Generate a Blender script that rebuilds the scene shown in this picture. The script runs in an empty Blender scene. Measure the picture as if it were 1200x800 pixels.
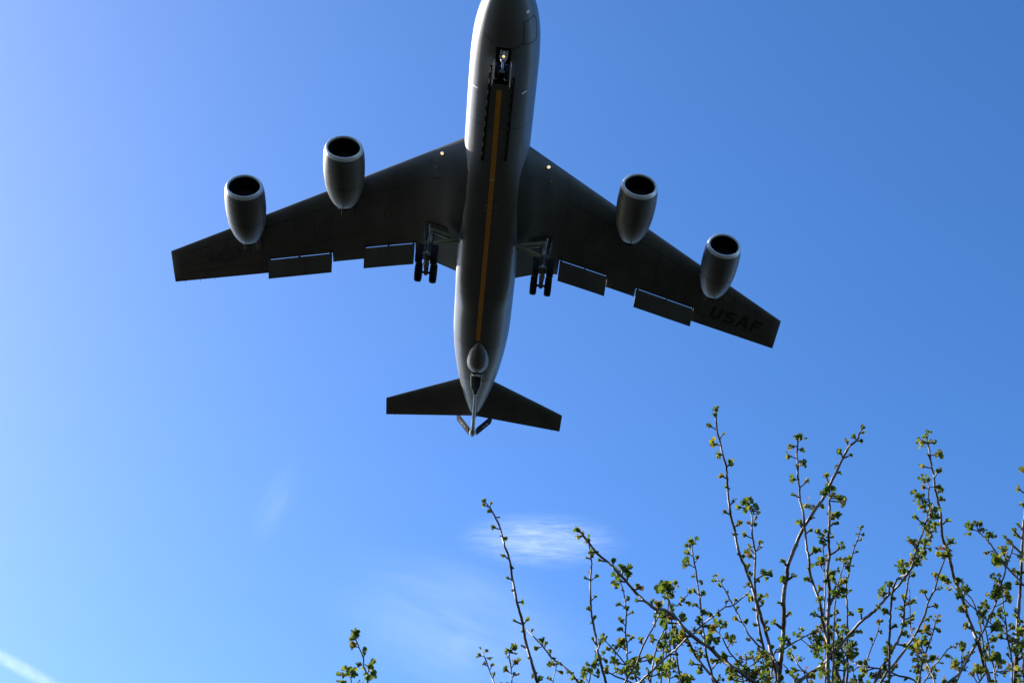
import bpy, math, random
from mathutils import Vector, Matrix, Quaternion
import numpy as np

random.seed(11)
rng = np.random.default_rng(5)
sc = bpy.context.scene
col = sc.collection
R = math.radians

# ------------------------------------------------------------------ camera
CAM = Vector((0.0, 0.0, 1.65))
ELEV = R(39.3)
FPX, PPX, PPY = 1653.08, 852.23, 420.02          # focal length and optical centre, in pixels of a 1200 px wide frame
cd = bpy.data.cameras.new('camera')
cam = bpy.data.objects.new('camera', cd)
col.objects.link(cam)
cam.location = CAM
cam.rotation_euler = (math.pi / 2 + ELEV, 0, 0)
cd.sensor_width = 36.0
cd.lens = FPX / 1200 * 36.0
cd.shift_x = (600 - PPX) / 1200
cd.shift_y = (PPY - 400) / 1200
cd.clip_start = 0.05
cd.clip_end = 60000
sc.camera = cam

# ------------------------------------------------------------------ light
SUN_EL, SUN_AZ = R(29.5), R(-67.0)               # azimuth from +Y towards +X
sun_dir = Vector((math.sin(SUN_AZ) * math.cos(SUN_EL), math.cos(SUN_AZ) * math.cos(SUN_EL), math.sin(SUN_EL)))
w = bpy.data.worlds.new('World')
sc.world = w
w.use_nodes = True
nt = w.node_tree
bg = nt.nodes['Background']
sky = nt.nodes.new('ShaderNodeTexSky')
sky.sky_type = 'NISHITA'
sky.sun_disc = False
sky.sun_elevation = SUN_EL
sky.sun_rotation = SUN_AZ % (2 * math.pi)
sky.altitude = 300
sky.air_density = 0.6
sky.dust_density = 0.4
sky.ozone_density = 0.5
hs = nt.nodes.new('ShaderNodeHueSaturation')
hs.inputs['Saturation'].default_value = 1.32
hs.inputs['Hue'].default_value = 0.505
nt.links.new(sky.outputs[0], hs.inputs['Color'])
nt.links.new(hs.outputs[0], bg.inputs[0])
bg.inputs[1].default_value = 0.15
sl = bpy.data.lights.new('sun', 'SUN')
sl.energy = 4.7
sl.angle = R(0.53)
sl.color = (1.0, 0.95, 0.87)
so = bpy.data.objects.new('sun', sl)
col.objects.link(so)
so.rotation_mode = 'QUATERNION'
so.rotation_quaternion = sun_dir.to_track_quat('Z', 'Y')
so.location = sun_dir * 200
sc.view_settings.view_transform = 'Standard'
sc.view_settings.look = 'None'
sc.view_settings.gamma = 1.0
sc.view_settings.exposure = 1.21
sc.cycles.max_bounces = 8
sc.cycles.volume_bounces = 1
sc.cycles.volume_step_rate = 0.6

# ------------------------------------------------------------------ helpers
def tag(o, label=None, cat=None, group=None, kind=None):
    if label: o['label'] = label
    if cat: o['category'] = cat
    if group: o['group'] = group
    if kind: o['kind'] = kind
    return o

def empty(name, loc=(0, 0, 0), parent=None):
    o = bpy.data.objects.new(name, None)
    col.objects.link(o)
    o.location = loc
    o.empty_display_size = 0.3
    if parent: o.parent = parent
    return o

class MB:
    """collects vertices and faces, then links them as ONE mesh object"""
    def __init__(s): s.v = []; s.f = []; s.c = []; s.col = None
    def add(s, V, F, c=None):
        n = len(s.v)
        s.v += [tuple(p) for p in V]
        s.f += [tuple(i + n for i in f) for f in F]
        s.c += [c if c is not None else 0.5] * len(V)
        return s
    def loft(s, rings, closed=True, cap=True):
        n = len(rings[0]); V = [p for r in rings for p in r]; F = []
        for a in range(len(rings) - 1):
            for b in range(n if closed else n - 1):
                c = (b + 1) % n
                F.append((a * n + b, a * n + c, (a + 1) * n + c, (a + 1) * n + b))
        if cap and closed:
            F.append(tuple(range(n - 1, -1, -1)))
            F.append(tuple((len(rings) - 1) * n + i for i in range(n)))
        return s.add(V, F)
    def box(s, c, d, M=None):
        V = [Vector((x * d[0] / 2, y * d[1] / 2, z * d[2] / 2)) for x in (-1, 1) for y in (-1, 1) for z in (-1, 1)]
        if M: V = [M @ p for p in V]
        V = [p + Vector(c) for p in V]
        return s.add(V, [(0, 1, 3, 2), (4, 6, 7, 5), (0, 4, 5, 1), (2, 3, 7, 6), (0, 2, 6, 4), (1, 5, 7, 3)])
    def tube(s, pts, rad, n=10, cap=True):
        pts = [Vector(p) for p in pts]
        if not hasattr(rad, '__len__'): rad = [rad] * len(pts)
        rings = []; u = None
        for i, p in enumerate(pts):
            t = (pts[min(i + 1, len(pts) - 1)] - pts[max(i - 1, 0)]).normalized()
            if u is None:
                u = t.orthogonal().normalized()
            else:
                u = (u - t * u.dot(t)).normalized()
            q = t.cross(u)
            rings.append([p + (u * math.cos(2 * math.pi * k / n) + q * math.sin(2 * math.pi * k / n)) * rad[i] for k in range(n)])
        return s.loft(rings, True, cap)
    def lathe(s, prof, axis=(1, 0, 0), c=(0, 0, 0), n=48, cap=True):
        """prof: (distance along the axis, radius)"""
        ax = Vector(axis).normalized(); u = ax.orthogonal().normalized()
        if abs(ax.x) > 0.9: u = Vector((0, 0, 1))
        q = ax.cross(u); c = Vector(c)
        rings = [[c + ax * d + (u * math.cos(2 * math.pi * k / n) + q * math.sin(2 * math.pi * k / n)) * r for k in range(n)] for d, r in prof]
        return s.loft(rings, True, cap)
    def build(s, name, mat, parent=None, smooth=True, angle=40, bevel=0):
        me = bpy.data.meshes.new(name)
        me.from_pydata(s.v, [], s.f)
        me.validate()
        import bmesh
        bm = bmesh.new(); bm.from_mesh(me)
        bmesh.ops.recalc_face_normals(bm, faces=bm.faces)
        if smooth:
            for f in bm.faces: f.smooth = True
            for e in bm.edges:
                if len(e.link_faces) == 2 and e.calc_face_angle(0) > R(angle): e.smooth = False
        bm.to_mesh(me); bm.free()
        if s.col:
            at = me.attributes.new(s.col, 'FLOAT', 'POINT')
            at.data.foreach_set('value', s.c)
        me.materials.append(mat)
        o = bpy.data.objects.new(name, me)
        col.objects.link(o)
        if parent: o.parent = parent
        if bevel:
            m = o.modifiers.new('bevel', 'BEVEL'); m.width = bevel; m.segments = 2; m.limit_method = 'ANGLE'
        return o

def mat(name, base, rough=0.5, metal=0.0, var=0.0, scale=1.0, spec=0.5, detail=4, stretch=None, bump=0.0):
    m = bpy.data.materials.new(name); m.use_nodes = True
    t = m.node_tree; b = t.nodes['Principled BSDF']
    b.inputs['Roughness'].default_value = rough
    b.inputs['Metallic'].default_value = metal
    b.inputs['Specular IOR Level'].default_value = spec
    b.inputs['Base Color'].default_value = (*base, 1)
    tc = t.nodes.new('ShaderNodeTexCoord'); mp = t.nodes.new('ShaderNodeMapping')
    if stretch: mp.inputs['Scale'].default_value = stretch
    nz = t.nodes.new('ShaderNodeTexNoise'); nz.inputs['Scale'].default_value = scale; nz.inputs['Detail'].default_value = detail
    t.links.new(tc.outputs['Object'], mp.inputs[0]); t.links.new(mp.outputs[0], nz.inputs[0])
    if var:
        cr = t.nodes.new('ShaderNodeValToRGB')
        cr.color_ramp.elements[0].position = 0.3; cr.color_ramp.elements[1].position = 0.72
        cr.color_ramp.elements[0].color = (*[c * (1 - var) for c in base], 1)
        cr.color_ramp.elements[1].color = (*[min(1, c * (1 + var)) for c in base], 1)
        t.links.new(nz.outputs[0], cr.inputs[0]); t.links.new(cr.outputs[0], b.inputs['Base Color'])
        mr = t.nodes.new('ShaderNodeMapRange'); mr.inputs[3].default_value = max(0.05, rough - 0.1); mr.inputs[4].default_value = min(1, rough + 0.1)
        t.links.new(nz.outputs[0], mr.inputs[0]); t.links.new(mr.outputs[0], b.inputs['Roughness'])
    if bump:
        bp = t.nodes.new('ShaderNodeBump'); bp.inputs['Strength'].default_value = bump; bp.inputs['Distance'].default_value = 0.02
        t.links.new(nz.outputs[0], bp.inputs['Height']); t.links.new(bp.outputs[0], b.inputs['Normal'])
    return m

def emit_mat(name, c, s):
    m = mat(name, (0.35, 0.32, 0.25), 0.3)
    b = m.node_tree.nodes['Principled BSDF']
    b.inputs['Emission Color'].default_value = (*c, 1); b.inputs['Emission Strength'].default_value = s
    return m

M = dict(
    paint=mat('grey_aircraft_paint', (0.135, 0.137, 0.137), 0.38, 0, 0.14, 0.7, 0.32, 6, (0.25, 1.0, 1.0)),
    wingp=mat('grey_wing_paint', (0.095, 0.095, 0.091), 0.6, 0, 0.2, 0.8, 0.2, 6, (0.35, 1.2, 1.0)),
    nac=mat('grey_nacelle_paint', (0.095, 0.097, 0.095), 0.46, 0, 0.14, 1.3, 0.35, 6, (0.3, 1, 1)),
    lip=mat('bare_aluminium_lip', (0.62, 0.61, 0.58), 0.42, 0.35, 0.06, 4),
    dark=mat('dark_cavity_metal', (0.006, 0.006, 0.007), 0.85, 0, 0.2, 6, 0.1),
    lettering=mat('lettering_paint', (0.024, 0.024, 0.024), 0.7, 0, 0, 1, 0.2),
    black=mat('black_marking_paint', (0.010, 0.010, 0.010), 0.9, 0, 0, 1, 0.1),
    mark=mat('dark_grey_marking_paint', (0.035, 0.035, 0.035), 0.6),
    seam=mat('sealant_seam', (0.03, 0.03, 0.03), 0.7),
    yellow=mat('amber_guide_paint', (0.85, 0.36, 0.04), 0.5, 0, 0.15, 3),
    white=mat('white_paint', (0.8, 0.8, 0.78), 0.45),
    rubber=mat('black_tyre_rubber', (0.009, 0.009, 0.009), 0.9, 0, 0.2, 20, 0.15),
    steel=mat('gear_strut_enamel', (0.30, 0.305, 0.28), 0.45, 0.1, 0.12, 8),
    olive=mat('gear_brace_primer', (0.17, 0.155, 0.09), 0.5, 0, 0.15, 4),
    chrome=mat('polished_strut_metal', (0.7, 0.7, 0.7), 0.2, 1.0),
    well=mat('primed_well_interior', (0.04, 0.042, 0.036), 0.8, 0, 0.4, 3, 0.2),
    glass=mat('dark_window_glass', (0.01, 0.012, 0.015), 0.06, 0, 0, 1, 0.8),
    fan=mat('fan_blade_metal', (0.02, 0.02, 0.022), 0.5, 0.3, 0.2, 9),
    lamp=emit_mat('lit_landing_lamp', (1.0, 0.70, 0.30), 0.5),
    boom=mat('boom_paint', (0.24, 0.25, 0.26), 0.35, 0, 0.1, 3),
)

# ------------------------------------------------------------------ ground
def ground_material():
    m = mat('meadow_ground', (0.010, 0.011, 0.007), 0.95, 0, 0.45, 0.35, 0.1, 8, None, 0.6)
    return m
g = MB()
N = 48
for i in range(N + 1):
    for j in range(N + 1):
        a = (i / N * 2 - 1); b = (j / N * 2 - 1)
        x = math.copysign(abs(a) ** 3, a) * 9000; y = math.copysign(abs(b) ** 3, b) * 9000
        g.v.append((x, y, 0.03 * math.sin(x * 0.31) * math.cos(y * 0.23) - 0.03)); g.c.append(0)
for i in range(N):
    for j in range(N):
        g.f.append((i * (N + 1) + j, (i + 1) * (N + 1) + j, (i + 1) * (N + 1) + j + 1, i * (N + 1) + j + 1))
tag(g.build('ground', ground_material()), kind='structure')

# ------------------------------------------------------------------ aircraft
# body axes: x forward (nose tip at 0), y to its left, z up
RB = np.array([[0.18556678, 0.98237618, -0.02240543], [-0.66175413, 0.10808205, -0.7418893], [-0.72639276, 0.1524969, 0.67014794]])
TB = np.array([-10.98368638, -20.4204665, 72.45852179])
se, ce = math.sin(ELEV), math.cos(ELEV)
CW = np.array([[1, 0, 0], [0, se, ce], [0, -ce, se]])           # columns: camera right, down, forward
RW = CW @ RB; TW = CW @ TB + np.array(CAM)
plane = empty('tanker_aircraft')
Mw = Matrix.Identity(4)
for i in range(3):
    for j in range(3): Mw[i][j] = RW[i, j]
    Mw[i][3] = TW[i]
# the empty sits under the middle of the aircraft
plane.matrix_world = Mw
tag(plane, 'grey four-engined air force tanker jet flying low overhead with its landing gear down', 'aircraft')

PROF = np.array([(0, .02, -.55, -.5), (-.25, .36, -.92, -.1), (-.8, .74, -1.25, .3), (-1.7, 1.17, -1.52, .85), (-3, 1.56, -1.76, 1.6), (-4.5, 1.78, -1.9, 2.0), (-6, 1.85, -1.97, 2.15),
        (-8, 1.86, -2.0, 2.2), (-24, 1.83, -2.0, 2.2), (-27, 1.81, -1.97, 2.2), (-29, 1.7, -1.8, 2.2), (-31, 1.5, -1.45, 2.18), (-33, 1.22, -.95, 2.12), (-35, .86, -.35, 2.0),
        (-36.8, .5, .25, 1.85), (-38, .25, .75, 1.65), (-38.6, .08, 1.05, 1.35)])[::-1]
def pchip(A, x, k):
    X = A[:, 0]; Y = A[:, k]; h = np.diff(X); d = np.diff(Y) / h; m = np.zeros_like(Y)
    for i in range(1, len(Y) - 1):
        if d[i - 1] * d[i] > 0:
            w1 = 2 * h[i] + h[i - 1]; w2 = h[i] + 2 * h[i - 1]; m[i] = (w1 + w2) / (w1 / d[i - 1] + w2 / d[i])
    m[0] = d[0]; m[-1] = d[-1]
    i = int(np.clip(np.searchsorted(X, x) - 1, 0, len(X) - 2)); t = (x - X[i]) / h[i]
    return float((2*t**3 - 3*t**2 + 1) * Y[i] + (t**3 - 2*t**2 + t) * h[i] * m[i] + (-2*t**3 + 3*t**2) * Y[i+1] + (t**3 - t**2) * h[i] * m[i+1])
def fus(x, ph, off=0.0):
    """point on the fuselage skin; ph is degrees from the keel towards the left"""
    hw, zb, zt = pchip(PROF, x, 1), pchip(PROF, x, 2), pchip(PROF, x, 3)
    a = R(ph); sa, ca = math.sin(a), math.cos(a)
    if ca > 0:                                    # squarer lower lobe, flattest along the wing-body fairing
        k = 2.6 + 1.7 * max(0.0, min(1.0, (-11.8 - x) / 2.4)) * max(0.0, min(1.0, (x + 24.5) / 2.6))
        m = (abs(sa) ** k + ca ** k) ** (-1 / k)
        sa, ca = sa * m, ca * m
    return Vector((x, (hw + off) * sa, (zb + zt) / 2 - ((zt - zb) / 2 + off) * ca))
b = MB(); rings = []
xs = [0, -.06, -.15] + list(np.linspace(-.3, -6, 24)) + list(np.linspace(-6.5, -26, 40)) + list(np.linspace(-27, -38.6, 30))
for x in xs: rings.append([fus(x, k * 360 / 72) for k in range(72)])
b.loft(rings)
fuselage = b.build('fuselage', M['paint'], plane)

def strip(pts, wid, mt, name, parent, off=0.012, steps=6):
    """a painted line or seam that follows the skin; pts are (x, ph)"""
    P = []
    for (x0, p0), (x1, p1) in zip(pts[:-1], pts[1:]):
        for k in range(steps): P.append((x0 + (x1 - x0) * k / steps, p0 + (p1 - p0) * k / steps))
    P.append(pts[-1])
    top = []; C = [fus(x, p, off) for x, p in P]; Bt = [fus(x, p, -0.02) for x, p in P]
    rings = []
    for i in range(len(C)):
        t = (C[min(i + 1, len(C) - 1)] - C[max(i - 1, 0)]).normalized()
        n = (C[i] - Bt[i]).normalized(); s = t.cross(n).normalized() * wid / 2
        rings.append([C[i] - s, C[i] + s, Bt[i] + s, Bt[i] - s])
    return MB().loft(rings).build(name, mt, parent, smooth=False)

strip([(-6.8, -2.9), (-13.2, -2.0), (-20, -2.4), (-26.9, -3.2)], 0.27, M['yellow'], 'guide_stripe', fuselage, 0.012, 14)
strip([(-13.15, -4.2), (-13.25, 1.4)], 0.10, M['white'], 'stripe_tick', fuselage, 0.02, 3)
# panel seams and crew hatch outline round the nose
hat = strip([(-2.58, 33.6), (-2.45, 61.2), (-2.8, 67.4), (-3.87, 61.4), (-3.9, 49.4), (-3.87, 32.6), (-2.58, 33.6)], 0.05, M['seam'], 'crew_hatch_outline', fuselage, 0.008)
strip([(-3.62, -39.8), (-3.78, -30.7), (-3.88, -23.1)], 0.045, M['seam'], 'panel_seam', fuselage, 0.008)
strip([(-3.72, 32.6), (-3.97, 22.9), (-4.15, 12.6)], 0.045, M['seam'], 'panel_seam', fuselage, 0.008)
for x0, a0, x1, a1 in ((-9.4, -88, -9.4, 88), (-22.9, -75, -22.9, 75), (-27.6, -88, -27.6, 88), (-31.6, -88, -31.6, 88), (-34.2, -88, -34.2, 88)):
    strip([(x0, a0), (x1, a1)], 0.035, M['seam'], 'panel_seam', fuselage, 0.004, 24)
MB().lathe([(0, .11), (.03, .11), (.035, .06)], (0.0, math.sin(R(45)), -math.cos(R(45))), fus(-2.08, 45.2, -0.015), 16).build('port_light', M['white'], fuselage)
for sg, pp in ((-1, [(-7.15, -50.0), (-7.08, -38.0)]), (1, [(-7.01, 34.0), (-6.93, 43.0)])):
    strip(pp, 0.10, M['white'], 'sunlit_mast_strip', fuselage, 0.01, 4)  # small masts as flat white strips, the sunlight on them put into the colour
for px_, ph_ in ((-15.2, -9), (-15.6, -9), (-15.3, 9), (-15.7, 9)):
    q_ = fus(px_, ph_, -.01)
    MB().lathe([(0, .07), (.025, .065), (.03, .01)], (0, 0, -1), q_, 12).build('belly_port', M['steel'], fuselage)
# pilot director light troughs: two dark channels with lamps, light on the sunward row painted in
for sg, a, c in ((-1, (-5.3, -18.6), (-11.9, -21.6)), (1, (-5.9, 18.4), (-11.7, 17.6))):
    tr = strip([a, c], 0.15, M['black'], 'director_light_trough', fuselage, 0.03, 18)
    nl = 9
    for k in range(nl):
        t0 = (k + 0.15) / nl; t1 = (k + (0.62 if k < nl - 1 else 0.42)) / nl
        f = lambda t: (a[0] + (c[0] - a[0]) * t, a[1] + (c[1] - a[1]) * t - 1.2)
        strip([f(t0), f(t1)], 0.04, M['steel'] if sg < 0 else M['nac'], 'director_lamp', tr, 0.045, 3)  # sunward row in a paler colour for the light it catches
# cockpit glazing
b = MB()
for sg in (-1, 1):
    for a0, a1 in ((178, 158), (155, 136), (133, 116)):
        V = []
        for (x, aa) in ((-2.15, a0), (-2.15, a1), (-2.75, a1 + 2), (-2.75, a0)):
            V.append(fus(x - 0.006 * abs(180 - aa), sg * aa, 0.012))
        b.add(V, [(0, 1, 2, 3)])
b.build('cockpit_window', M['glass'], fuselage, smooth=False)

# ---- wing
def zpl(y): return -0.40 + 0.14 * (abs(y) - 1.83)
def xle(y): return -11.75 - 0.798 * (abs(y) - 1.83)
TEP = [(0, -22.3), (1.9, -22.4), (3.3, -22.0), (4.4, -22.05), (7.6, -23.1), (9.3, -23.85), (13.7, -26.22), (19.88, -28.93)]
def xte(y):
    y = abs(y)
    for (a, u), (c, v) in zip(TEP[:-1], TEP[1:]):
        if y <= c: return u + (v - u) * (y - a) / (c - a)
    return TEP[-1][1]
def slot(y):
    y = abs(y)
    if y < 8.5: return -20.58 + (-22.02 + 20.58) * (y - 4.45) / (7.56 - 4.45)
    return -23.12 + (-24.9 + 23.12) * (y - 9.6) / (13.6 - 9.6)
def thick(y): return 0.125 - 0.04 * min(1, abs(y) / 19.9)
def naca(c): return 5 * (.2969 * math.sqrt(max(c, 0)) - .126 * c - .3516 * c * c + .2843 * c ** 3 - .1015 * c ** 4)
def wing_pt(x, y, up):
    ch = xle(y) - xte(y); c = (xle(y) - x) / ch
    t = thick(y) * ch * naca(c)
    return Vector((x, y, zpl(y) + t * 1.15 if up else max(-1.86, zpl(y) - t * 0.85 * (1 + 1.55 * math.exp(-max(0, abs(y) - 1.8) / 2.2)))))
def wing_ring(y, cut, n=22):
    xe = slot(y) if cut else xte(y); xl = xle(y)
    cs = [(1 - math.cos(math.pi * k / n)) / 2 for k in range(n + 1)]
    lo = [wing_pt(xl + (xe - xl) * c, y, False) for c in cs]
    hi = [wing_pt(xl + (xe - xl) * c, y, True) for c in cs]
    if not cut:
        lo[-1].z -= 0.01; hi[-1].z += 0.01
    return lo + hi[::-1][:-1]
INB, OUB = (4.42, 7.58), (9.55, 13.64)
wings = {}
for s in (1, -1):
    ys = [(0.2, 0), (1.9, 0), (2.6, 0), (3.3, 0), (INB[0] - .01, 0), (INB[0], 1), (5.5, 1), (6.5, 1), (INB[1], 1), (INB[1] + .01, 0), (8.5, 0), (9.3, 0), (OUB[0] - .01, 0), (OUB[0], 1), (11, 1), (12.4, 1),
          (OUB[1], 1), (OUB[1] + .01, 0), (15, 0), (16.5, 0), (18, 0), (19.3, 0), (19.75, 0)]
    rings = [wing_ring(s * y, c) for y, c in ys]
    tip = [p.copy() for p in wing_ring(s * 19.88, 0)]
    for p in tip: p.z = zpl(19.88) + (p.z - zpl(19.88)) * 0.45
    rings.append(tip)
    wg = MB().loft(rings).build('wing', M['wingp'], plane, angle=35)
    wings[s] = wg
    # flaps
    for (y0, y1), dz in ((INB, 0.16), (OUB, 0.13)):
        dl = R(15); rings = []
        for k in range(7):
            y = y0 + 0.025 + (y1 - y0 - 0.05) * k / 6
            ch = (1.46 if y0 < 8 else 1.38)
            ox = slot(s * y) - 0.012; oz = wing_pt(slot(s * y) + .01, s * y, False).z - 0.03
            pts = []
            n = 12
            for q, up in [(q, False) for q in range(n + 1)] + [(q, True) for q in range(n - 1, 0, -1)]:
                c = (1 - math.cos(math.pi * q / n)) / 2
                t = 0.15 * ch * naca(c) * (1.0 if up else 0.6) * (1 if up else -1)
                X, Z = -c * ch, t
                pts.append(Vector((ox + X * math.cos(dl) + Z * math.sin(-dl) * -1 * -1, s * y, oz + X * math.sin(dl) + Z * math.cos(dl))))
            rings.append(pts)
        fl = MB().loft(rings).build('flap', M['wingp'], plane, angle=35)
        for f_ in (0.02, 0.5, 0.965):
            hb = MB()
            y = y0 + (y1 - y0) * f_
            xx = slot(s * y); zz = wing_pt(xx + .02, s * y, False).z
            hb.box((xx - 0.05, s * (y + .05), zz + 0.0), (0.5, 0.1, 0.16))
            hb.build('hinge', M['wingp'], fl, smooth=False)
    # static wicks
    for yy in (17.2, 18.2, 19.2):
        b = MB(); x = xte(yy); b.tube([(x + .03, s * yy, zpl(yy)), (x - .22, s * (yy + .02), zpl(yy) - .01)], [0.018, 0.008], 6)
        b.build('static_wick', M['steel'], wg)
    # leading-edge slat seam outboard of the outer engine and aileron seams
    def under(pts, wid, name, mt, off=0.006, steps=8):
        P = []
        for (x0, y0), (x1, y1) in zip(pts[:-1], pts[1:]):
            for k in range(steps): P.append((x0 + (x1 - x0) * k / steps, y0 + (y1 - y0) * k / steps))
        P.append(pts[-1]); rr = []
        for i in range(len(P)):
            a_ = P[max(i - 1, 0)]; c_ = P[min(i + 1, len(P) - 1)]
            d = Vector((c_[0] - a_[0], c_[1] - a_[1], 0)).normalized(); nn = Vector((-d.y, d.x, 0)) * wid / 2
            q = []
            for sg in (-1, 1):
                X = P[i][0] + sg * nn.x; Y = P[i][1] + sg * nn.y
                q.append(wing_pt(X, s * Y, False))
            rr.append([q[0] - Vector((0, 0, off)), q[1] - Vector((0, 0, off)), q[1] + Vector((0, 0, .02)), q[0] + Vector((0, 0, .02))])
        return MB().loft(rr).build(name, mt, wings[s], smooth=False)
    under([(xte(13.8) + 1.0, 13.85), (xte(19.0) + .75, 19.0)], 0.03, 'aileron_seam', M['seam'])
    under([(xle(3.0) - 1.6, 3.0), (xle(11) - 1.0, 11), (xle(19) - .55, 19)], 0.045, 'panel_seam', M['seam'], 0.004, 14)
    under([(xle(2.2) - 5.2, 2.2), (xle(11) - 3.7, 11), (xle(19) - 1.7, 19)], 0.045, 'panel_seam', M['seam'], 0.004, 14)
    for yy in (5.2, 10.6, 16.2): under([(xle(yy) - .4, yy), (xle(yy) - .62 * (xle(yy) - xte(yy)), yy)], 0.04, 'panel_seam', M['seam'], 0.004, 10)
    for yy, f_ in ((4.0, .3), (6.1, .45), (7.0, .25), (9.7, .4), (11.6, .35), (12.9, .5), (15.4, .4), (17.4, .42)):
        xc = xle(yy) - f_ * (xle(yy) - xte(yy)); a_ = .34; c_ = .22
        ov = [(xc + a_ * math.cos(q), yy + c_ * math.sin(q)) for q in np.linspace(0, 2 * math.pi, 15)]
        under(ov, 0.04, 'access_panel_seam', M['seam'], 0.004, 1)
    # landing light in the wing root leading edge
    p = wing_pt(xle(3.05) - 0.22, s * 3.05, False)
    h = MB().lathe([(-.05, .02), (0, .12), (.06, .125), (.08, .10)], (0.75, 0, -.66), p + Vector((0, 0, .02)), 20).build('landing_light', M['chrome'], wg)
    MB().lathe([(.07, .095), (.09, .08), (.10, .02)], (0.75, 0, -.66), p + Vector((0, 0, .02)), 20).build('lamp_lens', M['lamp'] if s > 0 else M['lamp'], h)
    p2 = wing_pt(xle(3.05) - 1.05, s * 3.3, False)
    MB().lathe([(-.05, .07), (.04, .07), (.07, .02)], (0.5, 0, -.86), p2, 14).build('taxi_light', M['chrome'], wg)

# letters USAF under the left wing, star-and-bar emblem under the right one
def poly_decal(polys, place, name, mt, parent):
    b = MB()
    for pl in polys:
        n = len(pl)
        V = [place(u, v, -0.012) for u, v in pl] + [place(u, v, 0.02) for u, v in pl]
        b.add(V, [tuple(range(n)), tuple(range(2 * n - 1, n - 1, -1))] + [(k, (k + 1) % n, n + (k + 1) % n, n + k) for k in range(n)])
    return b.build(name, mt, parent, smooth=False)
def bars(L):
    """block strokes: each stroke is (x0,y0,x1,y1,width)"""
    out = []
    for x0, y0, x1, y1, wd in L:
        d = Vector((x1 - x0, y1 - y0)).normalized(); n = Vector((-d.y, d.x)) * wd / 2
        out.append([(x0 - n.x, y0 - n.y), (x1 - n.x, y1 - n.y), (x1 + n.x, y1 + n.y), (x0 + n.x, y0 + n.y)])
    return out
T = 0.2
GL = {
 'U': [(.1, .2, .1, 1, T), (.1, .22, .22, .09, T * .9), (.2, .1, .5, .1, T), (.48, .09, .6, .22, T * .9), (.6, .2, .6, 1, T)],
 'S': [(.04, .1, .5, .1, T), (.48, .09, .6, .2, T * .85), (.6, .18, .6, .42, T), (.62, .38, .48, .5, T * .85), (.5, .5, .2, .5, T), (.22, .5, .08, .62, T * .85), (.1, .58, .1, .82, T), (.1, .8, .22, .91, T * .85), (.2, .9, .66, .9, T)],
 'A': [(.06, 0, .3, 1, T), (.64, 0, .4, 1, T), (.18, .32, .52, .32, T * .8), (.25, .92, .45, .92, T * .8)],
 'F': [(.1, 0, .1, 1, T), (.2, .9, .66, .9, T), (.2, .5, .54, .5, T)],
}
# baseline runs parallel to the trailing edge
def usaf_place(u, v, off):
    y = 14.78 + u; x = xte(y) + 1.0 + v
    p = wing_pt(x, y, False); p.z += off
    return p
polys = []; u0 = 0
for ch in 'USAF':
    polys += [[(u0 + (px * 1.12 + 0.2 * py), py * 1.18) for px, py in q] for q in bars(GL[ch])]
    u0 += 1.0
poly_decal(polys, usaf_place, 'wing_lettering', M['lettering'], wings[1])
def emb_place(u, v, off):
    y = 16.1 - u; x = xle(y) - 0.5 * (xle(y) - xte(y)) + v
    y = -y
    p = wing_pt(x, y, False); p.z += off
    return p
star = []
ST = [((0.62 if k % 2 == 0 else 0.24) * math.sin(k * math.pi / 5), (0.62 if k % 2 == 0 else 0.24) * math.cos(k * math.pi / 5)) for k in range(10)]
for k in range(10): star.append([(0, 0), ST[k], ST[(k + 1) % 10]])
ringp = []
for k in range(32):
    a, c = 2 * math.pi * k / 32, 2 * math.pi * (k + 1) / 32
    ringp.append([(.62 * math.sin(a), .62 * math.cos(a)), (.7 * math.sin(a), .7 * math.cos(a)), (.7 * math.sin(c), .7 * math.cos(c)), (.62 * math.sin(c), .62 * math.cos(c))])
barsp = []
for sg in (-1, 1):
    barsp += bars([(sg * .68, .2, sg * 1.35, .2, .05), (sg * .7, 0, sg * 1.35, 0, .05), (sg * .68, -.2, sg * 1.35, -.2, .05), (sg * 1.33, -.2, sg * 1.33, .2, .05)])
poly_decal(star + ringp + barsp, emb_place, 'wing_emblem', M['mark'], wings[-1])

# ---- tail surfaces
def slab(rootle, rootte, tiple, tipte, th, name, mt, vertical=False, n=12):
    rings = []
    for k in range(9):
        f = k / 8
        le = Vector(rootle).lerp(Vector(tiple), f); te = Vector(rootte).lerp(Vector(tipte), f)
        ch = (le - te).length; up = Vector((0, 1, 0)) if vertical else Vector((0, 0, 1))
        tt = th * ch * (1 if k < 8 else .5)
        cs = [(1 - math.cos(math.pi * q / n)) / 2 for q in range(n + 1)]
        lo = [le.lerp(te, c) - up * (tt * naca(c) + 0.008) for c in cs]; hi = [le.lerp(te, c) + up * (tt * naca(c) + 0.008) for c in cs]
        rings.append(lo + hi[::-1][:-1])
    return MB().loft(rings).build(name, mt, plane, angle=35)
for s in (1, -1):
    tp = slab((-32.85, s * .02, .4), (-37.42, s * .02, .42), (-37.22, s * 6.18, 1.08), (-39.06, s * 6.18, 1.08), 0.10, 'tailplane', M['wingp'])
    MB().tube([(-38.9, s * 5.6, .99), (-39.2, s * 5.62, .98)], [0.018, .008], 6).build('static_wick', M['steel'], tp)
slab((-30.6, 0, 1.9), (-37.6, 0, 1.7), (-37.3, 0, 8.6), (-40.1, 0, 8.6), 0.10, 'tail_fin', M['paint'], True)

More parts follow.
